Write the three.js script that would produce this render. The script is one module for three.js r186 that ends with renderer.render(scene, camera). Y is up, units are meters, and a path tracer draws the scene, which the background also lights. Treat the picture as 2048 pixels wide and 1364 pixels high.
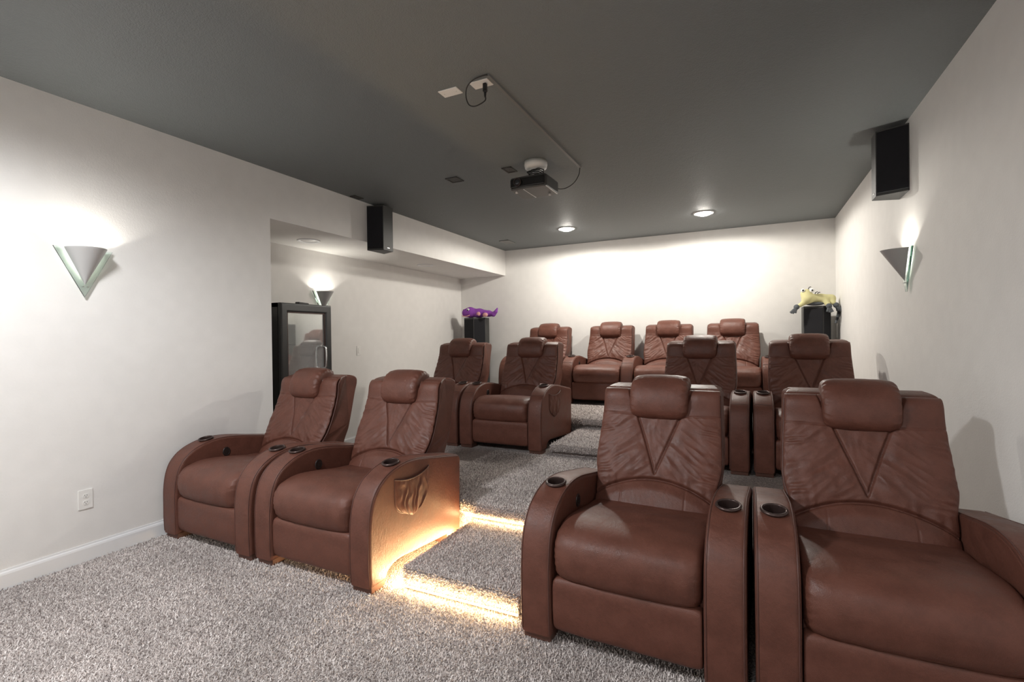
import * as THREE from 'three';
import { mergeGeometries, mergeVertices, toCreasedNormals } from 'three/addons/utils/BufferGeometryUtils.js';
import { RoundedBoxGeometry } from 'three/addons/geometries/RoundedBoxGeometry.js';
import { RectAreaLightUniformsLib } from 'three/addons/lights/RectAreaLightUniformsLib.js';
import { MarchingCubes } from 'three/addons/objects/MarchingCubes.js';
import { ImprovedNoise } from 'three/addons/math/ImprovedNoise.js';
import { Brush, Evaluator, SUBTRACTION } from 'three-bvh-csg';

// ------------------------------------------------------------------ camera, exposure, lights
const scene = new THREE.Scene();
scene.background = new THREE.Color(0x000000);
const camera = new THREE.PerspectiveCamera(70.0086, 2048 / 1364, 0.05, 60);
camera.position.set(0, 1.3, 0);
camera.rotation.order = 'YXZ';
camera.rotation.set(-0.0061275, 0.4517006, -0.0129388);
const renderer = new THREE.WebGLRenderer({ antialias: true });
renderer.toneMapping = THREE.LinearToneMapping;
renderer.toneMappingExposure = 1.28;
renderer.shadowMap.enabled = true;
RectAreaLightUniformsLib.init();

const CAN_REAR = 6.5, CAN_FRONT = 21, SCONCE = 0.46, LED = 0.16;      // candela
const CAN_COLOR = new THREE.Color().setRGB(1.0, 0.945, 0.86);
const CAN_FRONT_COLOR = new THREE.Color().setRGB(0.98, 0.985, 1.0);
const SCONCE_COLOR = new THREE.Color().setRGB(1.0, 0.95, 0.86);
const LED_COLOR = new THREE.Color().setRGB(1.0, 0.66, 0.32);

// room numbers (metres)
const XL = -3.574, XA = -4.43, XR = 0.977, ZB = -7.15, ZF = 1.75, HC = 2.73, YS = 2.322, ZW = -2.78;
const Y1 = 0.11, Y2 = 0.22, Y25 = 0.325, Y3 = 0.43;

// ------------------------------------------------------------------ helpers
let seed = 1234567;
function rnd() { seed = (seed * 1664525 + 1013904223) >>> 0; return seed / 4294967296; }
const perlin = new ImprovedNoise();
const noise = (x, y, z = 0.37) => perlin.noise(x, y, z);
const names = new Map();
function numbered(name) {
  const n = names.get(name) || 0; names.set(name, n + 1);
  return n ? name + '_' + String(n).padStart(3, '0') : name;
}
function shadow(o) { o.traverse((m) => { if (m.isMesh) { m.castShadow = true; m.receiveShadow = true; } }); return o; }
function mesh(name, geo, mat, parent) {
  const m = new THREE.Mesh(geo, mat); m.name = parent ? name : numbered(name);
  m.castShadow = true; m.receiveShadow = true;
  (parent || scene).add(m); return m;
}
function thing(name, label, category, pos = [0, 0, 0], turn = 0, group) {
  const o = new THREE.Group(); o.name = numbered(name); scene.add(o);
  o.position.set(...pos); o.rotation.y = turn; o.userData = { label, category };
  if (group) o.userData.group = group;
  return o;
}
function tag(o, label, category, group) { o.userData.label = label; o.userData.category = category; if (group) o.userData.group = group; return o; }
function struct(name, geo, mat, label) { const m = mesh(name, geo, mat); m.userData.kind = 'structure'; if (label) m.userData.label = label; return m; }
function uvMetres(geo) {           // box-projected uv in metres
  const g = geo.index ? geo.toNonIndexed() : geo;
  const p = g.attributes.position, n = g.attributes.normal, uv = new Float32Array(p.count * 2);
  for (let i = 0; i < p.count; i++) {
    const ax = Math.abs(n.getX(i)), ay = Math.abs(n.getY(i)), az = Math.abs(n.getZ(i));
    let u, v;
    if (ay >= ax && ay >= az) { u = p.getX(i); v = p.getZ(i); } else if (ax >= az) { u = p.getZ(i); v = p.getY(i); } else { u = p.getX(i); v = p.getY(i); }
    uv[2 * i] = u; uv[2 * i + 1] = v;
  }
  g.setAttribute('uv', new THREE.BufferAttribute(uv, 2)); return g;
}
function box(x0, x1, y0, y1, z0, z1) {
  const g = new THREE.BoxGeometry(x1 - x0, y1 - y0, z1 - z0); g.translate((x0 + x1) / 2, (y0 + y1) / 2, (z0 + z1) / 2); return uvMetres(g);
}
function rbox(x0, x1, y0, y1, z0, z1, r, s = 3) {
  const g = new RoundedBoxGeometry(x1 - x0, y1 - y0, z1 - z0, s, r); g.translate((x0 + x1) / 2, (y0 + y1) / 2, (z0 + z1) / 2); return uvMetres(g);
}
function tube(pts, r, seg = 40, rad = 8, closed = false) {
  return new THREE.TubeGeometry(new THREE.CatmullRomCurve3(pts.map((p) => new THREE.Vector3(...p)), closed, 'centripetal'), seg, r, rad, closed);
}
function join(list) { return mergeGeometries(list.map((g) => { const h = g.index ? g.toNonIndexed() : g.clone(); for (const k of Object.keys(h.attributes)) if (!['position', 'normal', 'uv'].includes(k)) h.deleteAttribute(k); return h; })); }
// prism from a plan polygon [[x,z]...] between y0 and y1 (convex, any winding)
function prism(poly, y0, y1, bevel = 0) {
  const s = new THREE.Shape(poly.map(([x, z]) => new THREE.Vector2(x, -z)));
  const g = new THREE.ExtrudeGeometry(s, { depth: y1 - y0 - 2 * bevel, bevelEnabled: bevel > 0, bevelSize: bevel, bevelThickness: bevel, bevelOffset: -bevel, bevelSegments: 2 });
  g.rotateX(-Math.PI / 2); g.translate(0, y0 + bevel, 0); return g;
}
// closed profile [[z,y]...] lofted along x with rounded ends (superellipse exponent n); disp(s,t,p) offsets radially
function pillowLoft(profile, width, n, nx, nt, disp, smoothClosed = true) {
  const crv = new THREE.CatmullRomCurve3(profile.map(([z, y]) => new THREE.Vector3(0, y, z)), true, smoothClosed ? 'centripetal' : 'catmullrom', 0.3);
  const P = crv.getSpacedPoints(nt); P.pop();
  const c = new THREE.Vector3(); P.forEach((p) => c.add(p)); c.multiplyScalar(1 / P.length);
  const pos = [], uv = [], idx = []; const L = crv.getLength();
  for (let i = 0; i <= nx; i++) {
    const a = -Math.PI / 2 + Math.PI * i / nx; let s = Math.sin(a);
    s = Math.sign(s) * Math.pow(Math.abs(s), 0.55);                  // concentrate rows at the ends
    const k = Math.pow(Math.max(0, 1 - Math.pow(Math.abs(s), n)), 1 / n);
    const w = typeof width === 'function' ? null : width;
    for (let j = 0; j <= P.length; j++) {
      const p = P[j % P.length];
      let dz = p.z - c.z, dy = p.y - c.y; const len = Math.hypot(dz, dy) || 1;
      const t = j / P.length; const d = disp ? disp(s, t, p) : 0;
      const q = k * (1 + d / len);
      const y = c.y + dy * q, z = c.z + dz * q;
      const ww = w === null ? width(p.y) : w;
      pos.push(s * ww / 2, y, z); uv.push(s * ww / 2, t * L);
    }
  }
  const m = P.length + 1;
  for (let i = 0; i < nx; i++) for (let j = 0; j < m - 1; j++) { const a = i * m + j, b = a + 1, cc = a + m, d = cc + 1; idx.push(a, b, cc, b, d, cc); }
  const g = new THREE.BufferGeometry();
  g.setAttribute('position', new THREE.Float32BufferAttribute(pos, 3)); g.setAttribute('uv', new THREE.Float32BufferAttribute(uv, 2)); g.setIndex(idx);
  return fixNormals(g, m);
}
function fixNormals(g, m) { g.computeVertexNormals(); if (m) { const n = g.attributes.normal; const rows = n.count / m; for (let i = 0; i < rows; i++) { const a = i * m, b = a + m - 1; const v = new THREE.Vector3(n.getX(a) + n.getX(b), n.getY(a) + n.getY(b), n.getZ(a) + n.getZ(b)).normalize(); n.setXYZ(a, v.x, v.y, v.z); n.setXYZ(b, v.x, v.y, v.z); } }
  // outward check by signed volume
  const p = g.attributes.position, ix = g.index.array; let vol = 0;
  for (let i = 0; i < ix.length; i += 3) { const [a, b, c] = [ix[i], ix[i + 1], ix[i + 2]]; vol += p.getX(a) * (p.getY(b) * p.getZ(c) - p.getZ(b) * p.getY(c)) + p.getY(a) * (p.getZ(b) * p.getX(c) - p.getX(b) * p.getZ(c)) + p.getZ(a) * (p.getX(b) * p.getY(c) - p.getY(b) * p.getX(c)); }
  if (vol < 0) { for (let i = 0; i < ix.length; i += 3) { const t = ix[i + 1]; ix[i + 1] = ix[i + 2]; ix[i + 2] = t; } const n = g.attributes.normal; for (let i = 0; i < n.count; i++) n.setXYZ(i, -n.getX(i), -n.getY(i), -n.getZ(i)); }
  return g; }

// ------------------------------------------------------------------ textures
function dataTex(size, fn, srgb = true) {
  const d = new Uint8Array(size * size * 4);
  for (let y = 0; y < size; y++) for (let x = 0; x < size; x++) { const [r, g, b] = fn(x / size, y / size, x, y); const i = 4 * (y * size + x); d[i] = r; d[i + 1] = g; d[i + 2] = b; d[i + 3] = 255; }
  const t = new THREE.DataTexture(d, size, size); t.wrapS = t.wrapT = THREE.RepeatWrapping; t.magFilter = THREE.LinearFilter; t.minFilter = THREE.LinearMipmapLinearFilter; t.generateMipmaps = true;
  if (srgb) t.colorSpace = THREE.SRGBColorSpace; t.needsUpdate = true; return t;
}
// periodic value noise
function lattice(n) { const a = new Float32Array(n * n); for (let i = 0; i < a.length; i++) a[i] = rnd(); return (u, v) => { const x = ((u % 1) + 1) % 1 * n, y = ((v % 1) + 1) % 1 * n; const i = Math.floor(x), j = Math.floor(y); let fx = x - i, fy = y - j; fx = fx * fx * (3 - 2 * fx); fy = fy * fy * (3 - 2 * fy); const g = (p, q) => a[(q % n) * n + (p % n)]; return (g(i, j) * (1 - fx) + g(i + 1, j) * fx) * (1 - fy) + (g(i, j + 1) * (1 - fx) + g(i + 1, j + 1) * fx) * fy; }; }
const clamp = (v) => Math.max(0, Math.min(255, v));
const nA = lattice(8), nB = lattice(32), nC = lattice(128), nD = lattice(256), nE = lattice(512);
function rep(t, r) { t.repeat.set(r, r); return t; }
const leatherMap = rep(dataTex(512, (u, v) => { const k = 0.90 + 0.13 * nA(u, v) + 0.07 * nB(u, v) + 0.05 * nC(u, v); return [clamp(255 * 0.94 * k), clamp(255 * 0.93 * k), clamp(255 * 0.92 * k)]; }), 2.2);
const leatherBump = rep(dataTex(512, (u, v) => { const c = 1 - Math.abs(2 * nC(u, v) - 1), d = 1 - Math.abs(2 * nD(u + 0.31, v + 0.17) - 1); const k = 0.45 * nB(u, v) + 0.35 * c * c + 0.2 * d; const q = clamp(255 * k); return [q, q, q]; }, false), 3.2);
const leatherRough = rep(dataTex(256, (u, v) => { const q = clamp(150 + 60 * nA(u, v) + 40 * nB(u, v)); return [q, q, q]; }, false), 2.2);
const carpetMap = rep(dataTex(1024, (u, v) => { const f = 0.5 * nE(u, v) + 0.32 * nD(u, v) + 0.18 * nC(u, v); const pick = Math.floor(nE(v + 0.37, u + 0.11) * 5); const c = [[182, 172, 168], [158, 148, 144], [204, 195, 190], [130, 121, 118], [170, 163, 160]][Math.min(4, pick)]; const k = 0.62 + 0.75 * f; return c.map((q) => clamp(q * k)); }), 0.62);
const carpetBump = rep(dataTex(1024, (u, v) => { const q = clamp(255 * (0.55 * nE(u, v) + 0.3 * nD(u, v) + 0.15 * nC(u, v))); return [q, q, q]; }, false), 0.62);
const wallBump = rep(dataTex(512, (u, v) => { const q = clamp(255 * (0.5 * nD(u, v) + 0.3 * nC(u, v) + 0.2 * nE(u, v))); return [q, q, q]; }, false), 1.0);
const wallMap = rep(dataTex(256, (u, v) => { const k = 0.985 + 0.015 * nB(u, v) + 0.01 * nA(u, v); return [clamp(250 * k), clamp(250 * k), clamp(250 * k)]; }), 0.5);
const ceilBump = rep(dataTex(512, (u, v) => { const a = 1 - Math.abs(2 * nC(u, v) - 1); const q = clamp(255 * (0.6 * a * a + 0.4 * nB(u, v))); return [q, q, q]; }, false), 1.3);

// ------------------------------------------------------------------ materials
const std = (o) => new THREE.MeshStandardMaterial(o);
const lin = (r, g, b) => new THREE.Color().setRGB(r, g, b);
const M = {
  wall: std({ color: lin(0.845, 0.83, 0.803), map: wallMap, roughness: 0.75, bumpMap: wallBump, bumpScale: 0.0006 }),
  ceiling: std({ color: lin(0.172, 0.187, 0.191), roughness: 0.65, bumpMap: ceilBump, bumpScale: 0.0018 }),
  white: std({ color: lin(0.80, 0.81, 0.82), roughness: 0.4 }),
  plate: std({ color: lin(0.82, 0.81, 0.78), roughness: 0.35 }),
  carpet: std({ color: lin(1.0, 1.0, 1.0), map: carpetMap, roughness: 1, bumpMap: carpetBump, bumpScale: 0.012 }),
  pile: std({ color: lin(1, 1, 1), roughness: 1 }),
  leather: new THREE.MeshPhysicalMaterial({ color: lin(0.140, 0.055, 0.0385), map: leatherMap, roughnessMap: leatherRough, roughness: 0.56, specularIntensity: 0.72, bumpMap: leatherBump, bumpScale: 0.0010 }),
  piping: std({ color: lin(0.10, 0.042, 0.032), roughness: 0.5 }),
  foot: std({ color: lin(0.12, 0.055, 0.04), roughness: 0.45 }),
  plasticBlack: std({ color: lin(0.012, 0.012, 0.013), roughness: 0.4 }),
  cup: std({ color: lin(0.02, 0.015, 0.014), roughness: 0.35 }),
  bronze: std({ color: lin(0.07, 0.045, 0.04), roughness: 0.3, metalness: 0.5 }),
  speaker: std({ color: lin(0.045, 0.045, 0.043), roughness: 0.55 }),
  grille: std({ color: lin(0.013, 0.013, 0.016), roughness: 0.95 }),
  badge: std({ color: lin(0.7, 0.7, 0.7), roughness: 0.3, metalness: 0.6 }),
  metal: std({ color: lin(0.50, 0.50, 0.495), roughness: 0.5, metalness: 0.2 }),
  glass: new THREE.MeshPhysicalMaterial({ color: lin(0.95, 1.0, 0.97), transmission: 1, roughness: 0.03, thickness: 0.012, ior: 1.5, attenuationColor: new THREE.Color().setRGB(0.30, 0.78, 0.60), attenuationDistance: 0.30 }),
  pane: new THREE.MeshPhysicalMaterial({ color: lin(0.86, 0.88, 0.87), transmission: 1, metalness: 0.62, roughness: 0.03, thickness: 0, ior: 1.5 }),
  fridge: std({ color: lin(0.018, 0.018, 0.018), roughness: 0.35 }),
  fridgeFrame: std({ color: lin(0.045, 0.046, 0.046), roughness: 0.32, metalness: 0.2 }),
  fridgeInner: std({ color: lin(0.78, 0.78, 0.77), roughness: 0.5 }),
  chrome: std({ color: lin(0.75, 0.75, 0.75), roughness: 0.2, metalness: 1 }),
  projector: std({ color: lin(0.06, 0.06, 0.058), roughness: 0.35 }),
  projectorFront: std({ color: lin(0.012, 0.012, 0.012), roughness: 0.25 }),
  lens: std({ color: lin(0.02, 0.02, 0.025), roughness: 0.05 }),
  cable: std({ color: lin(0.012, 0.012, 0.012), roughness: 0.45 }),
  raceway: std({ color: lin(0.17, 0.17, 0.165), roughness: 0.45 }),
  mount: std({ color: lin(0.74, 0.73, 0.70), roughness: 0.4 }),
  ventDark: std({ color: lin(0.05, 0.048, 0.045), roughness: 0.6 }),
  bulb: std({ color: lin(1, 1, 1), emissive: CAN_COLOR, emissiveIntensity: 140, roughness: 0.4 }),
  bulbBig: std({ color: lin(1, 1, 1), emissive: CAN_FRONT_COLOR, emissiveIntensity: 6, roughness: 0.4 }),
  bulbOff: std({ color: lin(0.75, 0.74, 0.72), roughness: 0.4 }),
  halogen: std({ color: lin(1, 1, 1), emissive: SCONCE_COLOR, emissiveIntensity: 8, roughness: 0.4 }),
  ledBase: std({ color: lin(0.8, 0.72, 0.55), emissive: new THREE.Color().setRGB(1, 0.74, 0.42), emissiveIntensity: 1.6, roughness: 0.4 }),
  led: std({ color: lin(1, 0.95, 0.8), emissive: new THREE.Color().setRGB(1, 0.80, 0.48), emissiveIntensity: 5, roughness: 0.4 }),
  purple: std({ color: lin(0.24, 0.06, 0.36), roughness: 0.95 }),
  pink: std({ color: lin(0.66, 0.34, 0.33), roughness: 0.95 }),
  yellow: std({ color: lin(0.66, 0.62, 0.33), roughness: 0.95 }),
  greyPlush: std({ color: lin(0.10, 0.11, 0.12), roughness: 0.95 }),
  darkPlush: std({ color: lin(0.018, 0.018, 0.02), roughness: 0.95 }),
  eyeWhite: std({ color: lin(0.85, 0.85, 0.83), roughness: 0.25 }),
};

// ------------------------------------------------------------------ room shell
struct('floor', box(XA - 0.12, XR + 0.12, -0.12, 0, ZB - 0.12, ZF + 0.12), M.carpet, 'greige cut-pile carpet on the lower floor');
struct('ceiling', box(XA - 0.12, XR + 0.12, HC, HC + 0.12, ZB - 0.12, ZF + 0.12), M.ceiling, 'dark grey painted ceiling');
struct('wall_left', box(XA - 0.12, XL, 0, HC, ZW, ZF), M.wall, 'greige wall beside the front row, ending at the alcove');
struct('wall_alcove', box(XA - 0.12, XA, 0, HC, ZB, ZW), M.wall, 'long greige wall of the recessed alcove');
struct('wall_back', box(XA - 0.12, XR + 0.12, 0, HC, ZB - 0.12, ZB), M.wall, 'greige wall behind the last row');
struct('wall_right', box(XR, XR + 0.12, 0, HC, ZB, ZF), M.wall, 'greige wall on the right');
struct('wall_front', box(XA - 0.12, XR + 0.12, 0, HC, ZF, ZF + 0.12), M.wall, 'greige wall in front of the seats');
struct('ceiling_soffit', box(XA, XL, YS, HC, ZB, ZW), M.wall, 'boxed greige soffit over the alcove');
function baseboardGeo(len) {          // profile swept along +z, face towards +x
  const s = new THREE.Shape([[0, 0], [0.014, 0], [0.014, 0.078], [0.011, 0.088], [0.006, 0.094], [0.005, 0.103], [0, 0.103]].map((p) => new THREE.Vector2(...p)));
  return new THREE.ExtrudeGeometry(s, { depth: len, bevelEnabled: false });
}
{ const g = baseboardGeo(ZF - ZW); g.translate(XL, 0, ZW); struct('baseboard_left', g, M.white, 'white moulded baseboard along the left wall'); }
{ const g = baseboardGeo(ZW - ZB); g.translate(XA, 0, ZB); struct('baseboard_alcove', g, M.white, 'white moulded baseboard along the alcove wall'); }

// carpeted platforms and aisle steps, soft rounded edges
function soft(x0, x1, y0, y1, z0, z1, r = 0.025) { return rbox(x0, x1, y0, y1, z0, z1, r, 4); }
{ // middle platform: deck with an overhanging nose and a set-back riser
  struct('seating_platform', join([soft(XL + 0.01, XR - 0.001, Y2 - 0.075, Y2, -5.3, -2.735), box(XL + 0.02, XR - 0.001, 0, Y2 - 0.02, -5.3, -2.775)].map(uvMetres)), M.carpet, 'middle carpeted seating platform');
  struct('seating_platform', join([soft(XA + 0.001, XR - 0.001, Y3 - 0.07, Y3, ZB + 0.001, -4.99), box(XA + 0.001, XR - 0.001, 0, Y3 - 0.02, ZB + 0.001, -5.05)].map(uvMetres)), M.carpet, 'highest carpeted platform under the last row');
  struct('aisle_step', soft(-1.650, -0.955, 0.0, Y1, -2.79, -2.03, 0.03), M.carpet, 'carpeted aisle step edged with warm light strips');
  struct('aisle_step', join([soft(-1.655, -0.93, Y2 + 0.03, Y25, -5.06, -4.15, 0.03), box(-1.64, -0.95, Y2, Y25 - 0.03, -5.06, -4.20)].map(uvMetres)), M.carpet, 'carpeted aisle step below the last row');
}

// cut pile standing on the carpet: far too many tufts to count
{
  const g = new THREE.BufferGeometry(); const pos = [], idx = [], L = [[0.0034, 0, 0], [0.0030, 0.007, 0.001], [0.0012, 0.0125, 0.004]];
  for (const [r, y, o] of L) for (let k = 0; k < 3; k++) { const a = k * 2.0944; pos.push(Math.cos(a) * r + o, y, Math.sin(a) * r * 0.7); }
  for (let j = 0; j < 2; j++) for (let k = 0; k < 3; k++) { const a = j * 3 + k, b = j * 3 + (k + 1) % 3; idx.push(a, a + 3, b, b, a + 3, b + 3); } idx.push(6, 8, 7);
  g.setAttribute('position', new THREE.Float32BufferAttribute(pos, 3)); g.setIndex(idx); g.computeVertexNormals(); g.setAttribute('uv', new THREE.Float32BufferAttribute(new Float32Array(18), 2));
  const spots = [];
  const field = (x0, x1, z0, z1, y, d, sc) => { for (let x = x0; x < x1; x += d) for (let z = z0; z < z1; z += d) spots.push([x + rnd() * d, y, z + rnd() * d, sc]); };
  field(XL + 0.016, XR - 0.01, -2.02, -0.35, 0, 0.0092, 1);
  field(-1.62, -0.975, -2.76, -2.06, Y1, 0.0092, 1);
  field(-2.2, -0.4, -4.14, -2.76, Y2, 0.0108, 1.1);
  field(-1.635, -0.95, -5.03, -4.18, Y25, 0.0115, 1.1);
  field(-2.0, -0.7, -6.0, -5.02, Y3, 0.013, 1.15);
  const nose = (x0, x1, yTop, zFront, r, yLow, d, sc) => {          // pile wrapping over a rounded nosing and down the riser
    const L = r * Math.PI / 2;
    for (let x = x0; x < x1; x += d) for (let q = 0; q < L + yTop - r - yLow; q += d) {
      const w = q + rnd() * d, f = Math.min(1, w / L) * Math.PI / 2, down = Math.max(0, w - L);
      spots.push([x + rnd() * d, yTop - r + r * Math.cos(f) - down, zFront - r + r * Math.sin(f), sc, f]);
    }
  };
  nose(-1.645, -0.965, Y1, -2.03, 0.03, 0.02, 0.0092, 1);
  nose(-1.75, -0.85, Y2, -2.735, 0.025, Y2 - 0.06, 0.010, 1);
  nose(-1.645, -0.94, Y25, -4.15, 0.03, Y25 - 0.06, 0.0115, 1.1);
  nose(-1.80, -0.85, Y3, -4.99, 0.025, Y3 - 0.06, 0.012, 1.1);
  for (let z = -2.77; z < -2.05; z += 0.0092) for (let q = 0; q < 0.1; q += 0.0092) { const f = Math.min(1, q / 0.047) * Math.PI / 2; spots.push([-1.62 - 0.03 * Math.sin(f), Y1 - 0.03 + 0.03 * Math.cos(f) - Math.max(0, q - 0.047), z + rnd() * 0.009, 1, 0, f]); }
  const im = new THREE.InstancedMesh(g, M.pile, spots.length); const m = new THREE.Object3D(), c = new THREE.Color();
  const tones = [[0.66, 0.60, 0.575], [0.52, 0.465, 0.445], [0.84, 0.785, 0.76], [0.31, 0.27, 0.258], [0.58, 0.54, 0.52], [0.74, 0.69, 0.67]];
  const ex = new THREE.Euler(), qa = new THREE.Quaternion(), qb = new THREE.Quaternion();
  spots.forEach(([x, y, z, sc, tiltX = 0, tiltZ = 0], i) => {
    m.position.set(x, y - 0.002 * Math.cos(tiltX + tiltZ), z); const k = sc * (0.8 + 0.45 * rnd()); m.scale.set(k * 1.05, k * (0.6 + 0.4 * rnd()), k * 1.05);
    qa.setFromEuler(ex.set((rnd() - 0.5) * 1.1, rnd() * 6.283, (rnd() - 0.5) * 1.1)); m.quaternion.copy(qb.setFromEuler(ex.set(tiltX, 0, tiltZ)).multiply(qa)); m.updateMatrix(); im.setMatrixAt(i, m.matrix);
    const q = tones[Math.floor(rnd() * 6)], w = 1.0 + 0.25 * noise(x * 3.1, z * 3.1, 2.2) + 0.12 * rnd(); im.setColorAt(i, c.setRGB(q[0] * w, q[1] * w, q[2] * w));
  });
  im.name = numbered('carpet_pile'); im.castShadow = true; im.receiveShadow = true; scene.add(im);
  tag(im, 'mottled greige cut pile of the carpeted floor and steps', 'carpet'); im.userData.kind = 'stuff';
}

// ------------------------------------------------------------------ recliner geometry
const AW = 0.145, SW = 0.60, CW = SW + 2 * AW;      // arm, seat and chair width
const armOutline = [[0, 0.045], [0.004, 0.12], [0.004, 0.21], [0.002, 0.33], [-0.012, 0.425], [-0.036, 0.486], [-0.078, 0.535], [-0.135, 0.57], [-0.215, 0.596], [-0.31, 0.606], [-0.42, 0.598], [-0.6, 0.567], [-0.80, 0.532]];
function armShape(inset = 0) {
  const c = new THREE.CatmullRomCurve3(armOutline.map(([z, y]) => new THREE.Vector3(z, y, 0)), false, 'centripetal').getSpacedPoints(44);
  const s = new THREE.Shape();
  s.moveTo(-0.105, 0.045); s.lineTo(c[0].x, c[0].y); for (let i = 1; i < c.length; i++) s.lineTo(c[i].x, c[i].y);
  s.quadraticCurveTo(-0.825, 0.527, -0.828, 0.505); s.lineTo(-0.815, 0.062); s.lineTo(-0.30, 0.102); s.quadraticCurveTo(-0.185, 0.118, -0.140, 0.090); s.quadraticCurveTo(-0.112, 0.08, -0.105, 0.045);
  return s;
}
const CUP_Z = -0.235, CUP_Y = 0.602, CUP_TILT = 0.16;
const evaluator = new Evaluator(); evaluator.attributes = ['position', 'normal', 'uv'];
let armGeo, armPlainGeo;
{
  const B = 0.022;
  let g = new THREE.ExtrudeGeometry(armShape(), { depth: AW - 2 * B - 0.002, bevelEnabled: true, bevelThickness: B, bevelSize: 0.016, bevelOffset: -0.004, bevelSegments: 5, curveSegments: 10 });
  g.rotateY(-Math.PI / 2); g.translate((AW - 2 * B - 0.002) / 2, 0, 0);
  g = toCreasedNormals(g, 0.75);
  { const p = g.attributes.position, n = g.attributes.normal, A = new THREE.Vector3(), Bq = new THREE.Vector3(), C = new THREE.Vector3();   // the flat flanks keep flat normals
    for (let i = 0; i < p.count; i += 3) { A.fromBufferAttribute(p, i); Bq.fromBufferAttribute(p, i + 1).sub(A); C.fromBufferAttribute(p, i + 2).sub(A); Bq.cross(C).normalize(); if (Math.abs(Bq.x) > 0.98) for (let k = 0; k < 3; k++) n.setXYZ(i + k, Bq.x, Bq.y, Bq.z); } }
  { const p = g.attributes.position, n = g.attributes.normal, uv = g.attributes.uv; for (let i = 0; i < p.count; i++) { if (Math.abs(n.getX(i)) > 0.9) uv.setXY(i, p.getZ(i), p.getY(i)); else uv.setXY(i, p.getX(i), p.getY(i) - p.getZ(i)); } }
  armPlainGeo = g; const a = new Brush(g); a.updateMatrixWorld();
  const cyl = new THREE.CylinderGeometry(0.0405, 0.0405, 0.20, 36); const b = new Brush(cyl); b.position.set(0, CUP_Y + 0.02, CUP_Z); b.rotation.x = CUP_TILT; b.updateMatrixWorld();
  armGeo = evaluator.evaluate(a, b, SUBTRACTION).geometry; armGeo.clearGroups();
}
const cupGeo = (() => { const g = new THREE.LatheGeometry([[0.0, -0.072], [0.030, -0.072], [0.036, -0.066], [0.0385, 0.0], [0.0385, 0.014], [0.042, 0.018], [0.0475, 0.016], [0.050, 0.011], [0.048, 0.008], [0.041, 0.004], [0.0395, -0.03], [0.037, -0.072], [0.0, -0.0735]].map((p) => new THREE.Vector2(...p)), 40); g.rotateX(CUP_TILT); g.translate(0, CUP_Y + 0.006, CUP_Z); return g; })();
function armPath(x, out) { const c = new THREE.CatmullRomCurve3(armOutline.map(([z, y]) => new THREE.Vector3(0, y, z)), false, 'centripetal').getSpacedPoints(40); return c.map((p, i) => { const q = c[Math.min(i + 1, 40)], o = c[Math.max(i - 1, 0)]; let tz = q.z - o.z, ty = q.y - o.y; const l = Math.hypot(tz, ty); return [x, p.y + (-tz / l) * out, p.z + (ty / l) * out]; }); }
const armPipe = join([-1, 1].map((s) => tube(armPath(s * (AW / 2 - 0.010), 0.0098), 0.0028, 60, 6)));
const armSeam = tube([[-AW / 2 + 0.006, 0.534, -0.064], [-AW / 2 + 0.016, 0.541, -0.060], [0, 0.542, -0.059], [AW / 2 - 0.016, 0.541, -0.060], [AW / 2 - 0.006, 0.534, -0.064]], 0.0016, 20, 6);
const footGeo = uvMetres((() => { const g = new RoundedBoxGeometry(AW - 0.02, 0.052, 0.105, 2, 0.006); g.translate(0, 0.026, 0); return g; })());
const buttonGeo = (() => { const r = new THREE.TorusGeometry(0.024, 0.0045, 8, 28); r.scale(1, 1.15, 1); const d = new THREE.CylinderGeometry(0.022, 0.022, 0.006, 28); d.rotateX(Math.PI / 2); d.scale(1, 1.15, 1); const s = new THREE.BoxGeometry(0.004, 0.026, 0.006); s.translate(0, 0, 0.004); const g = join([r, d, s]); g.rotateY(Math.PI / 2); return g; })();

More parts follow.
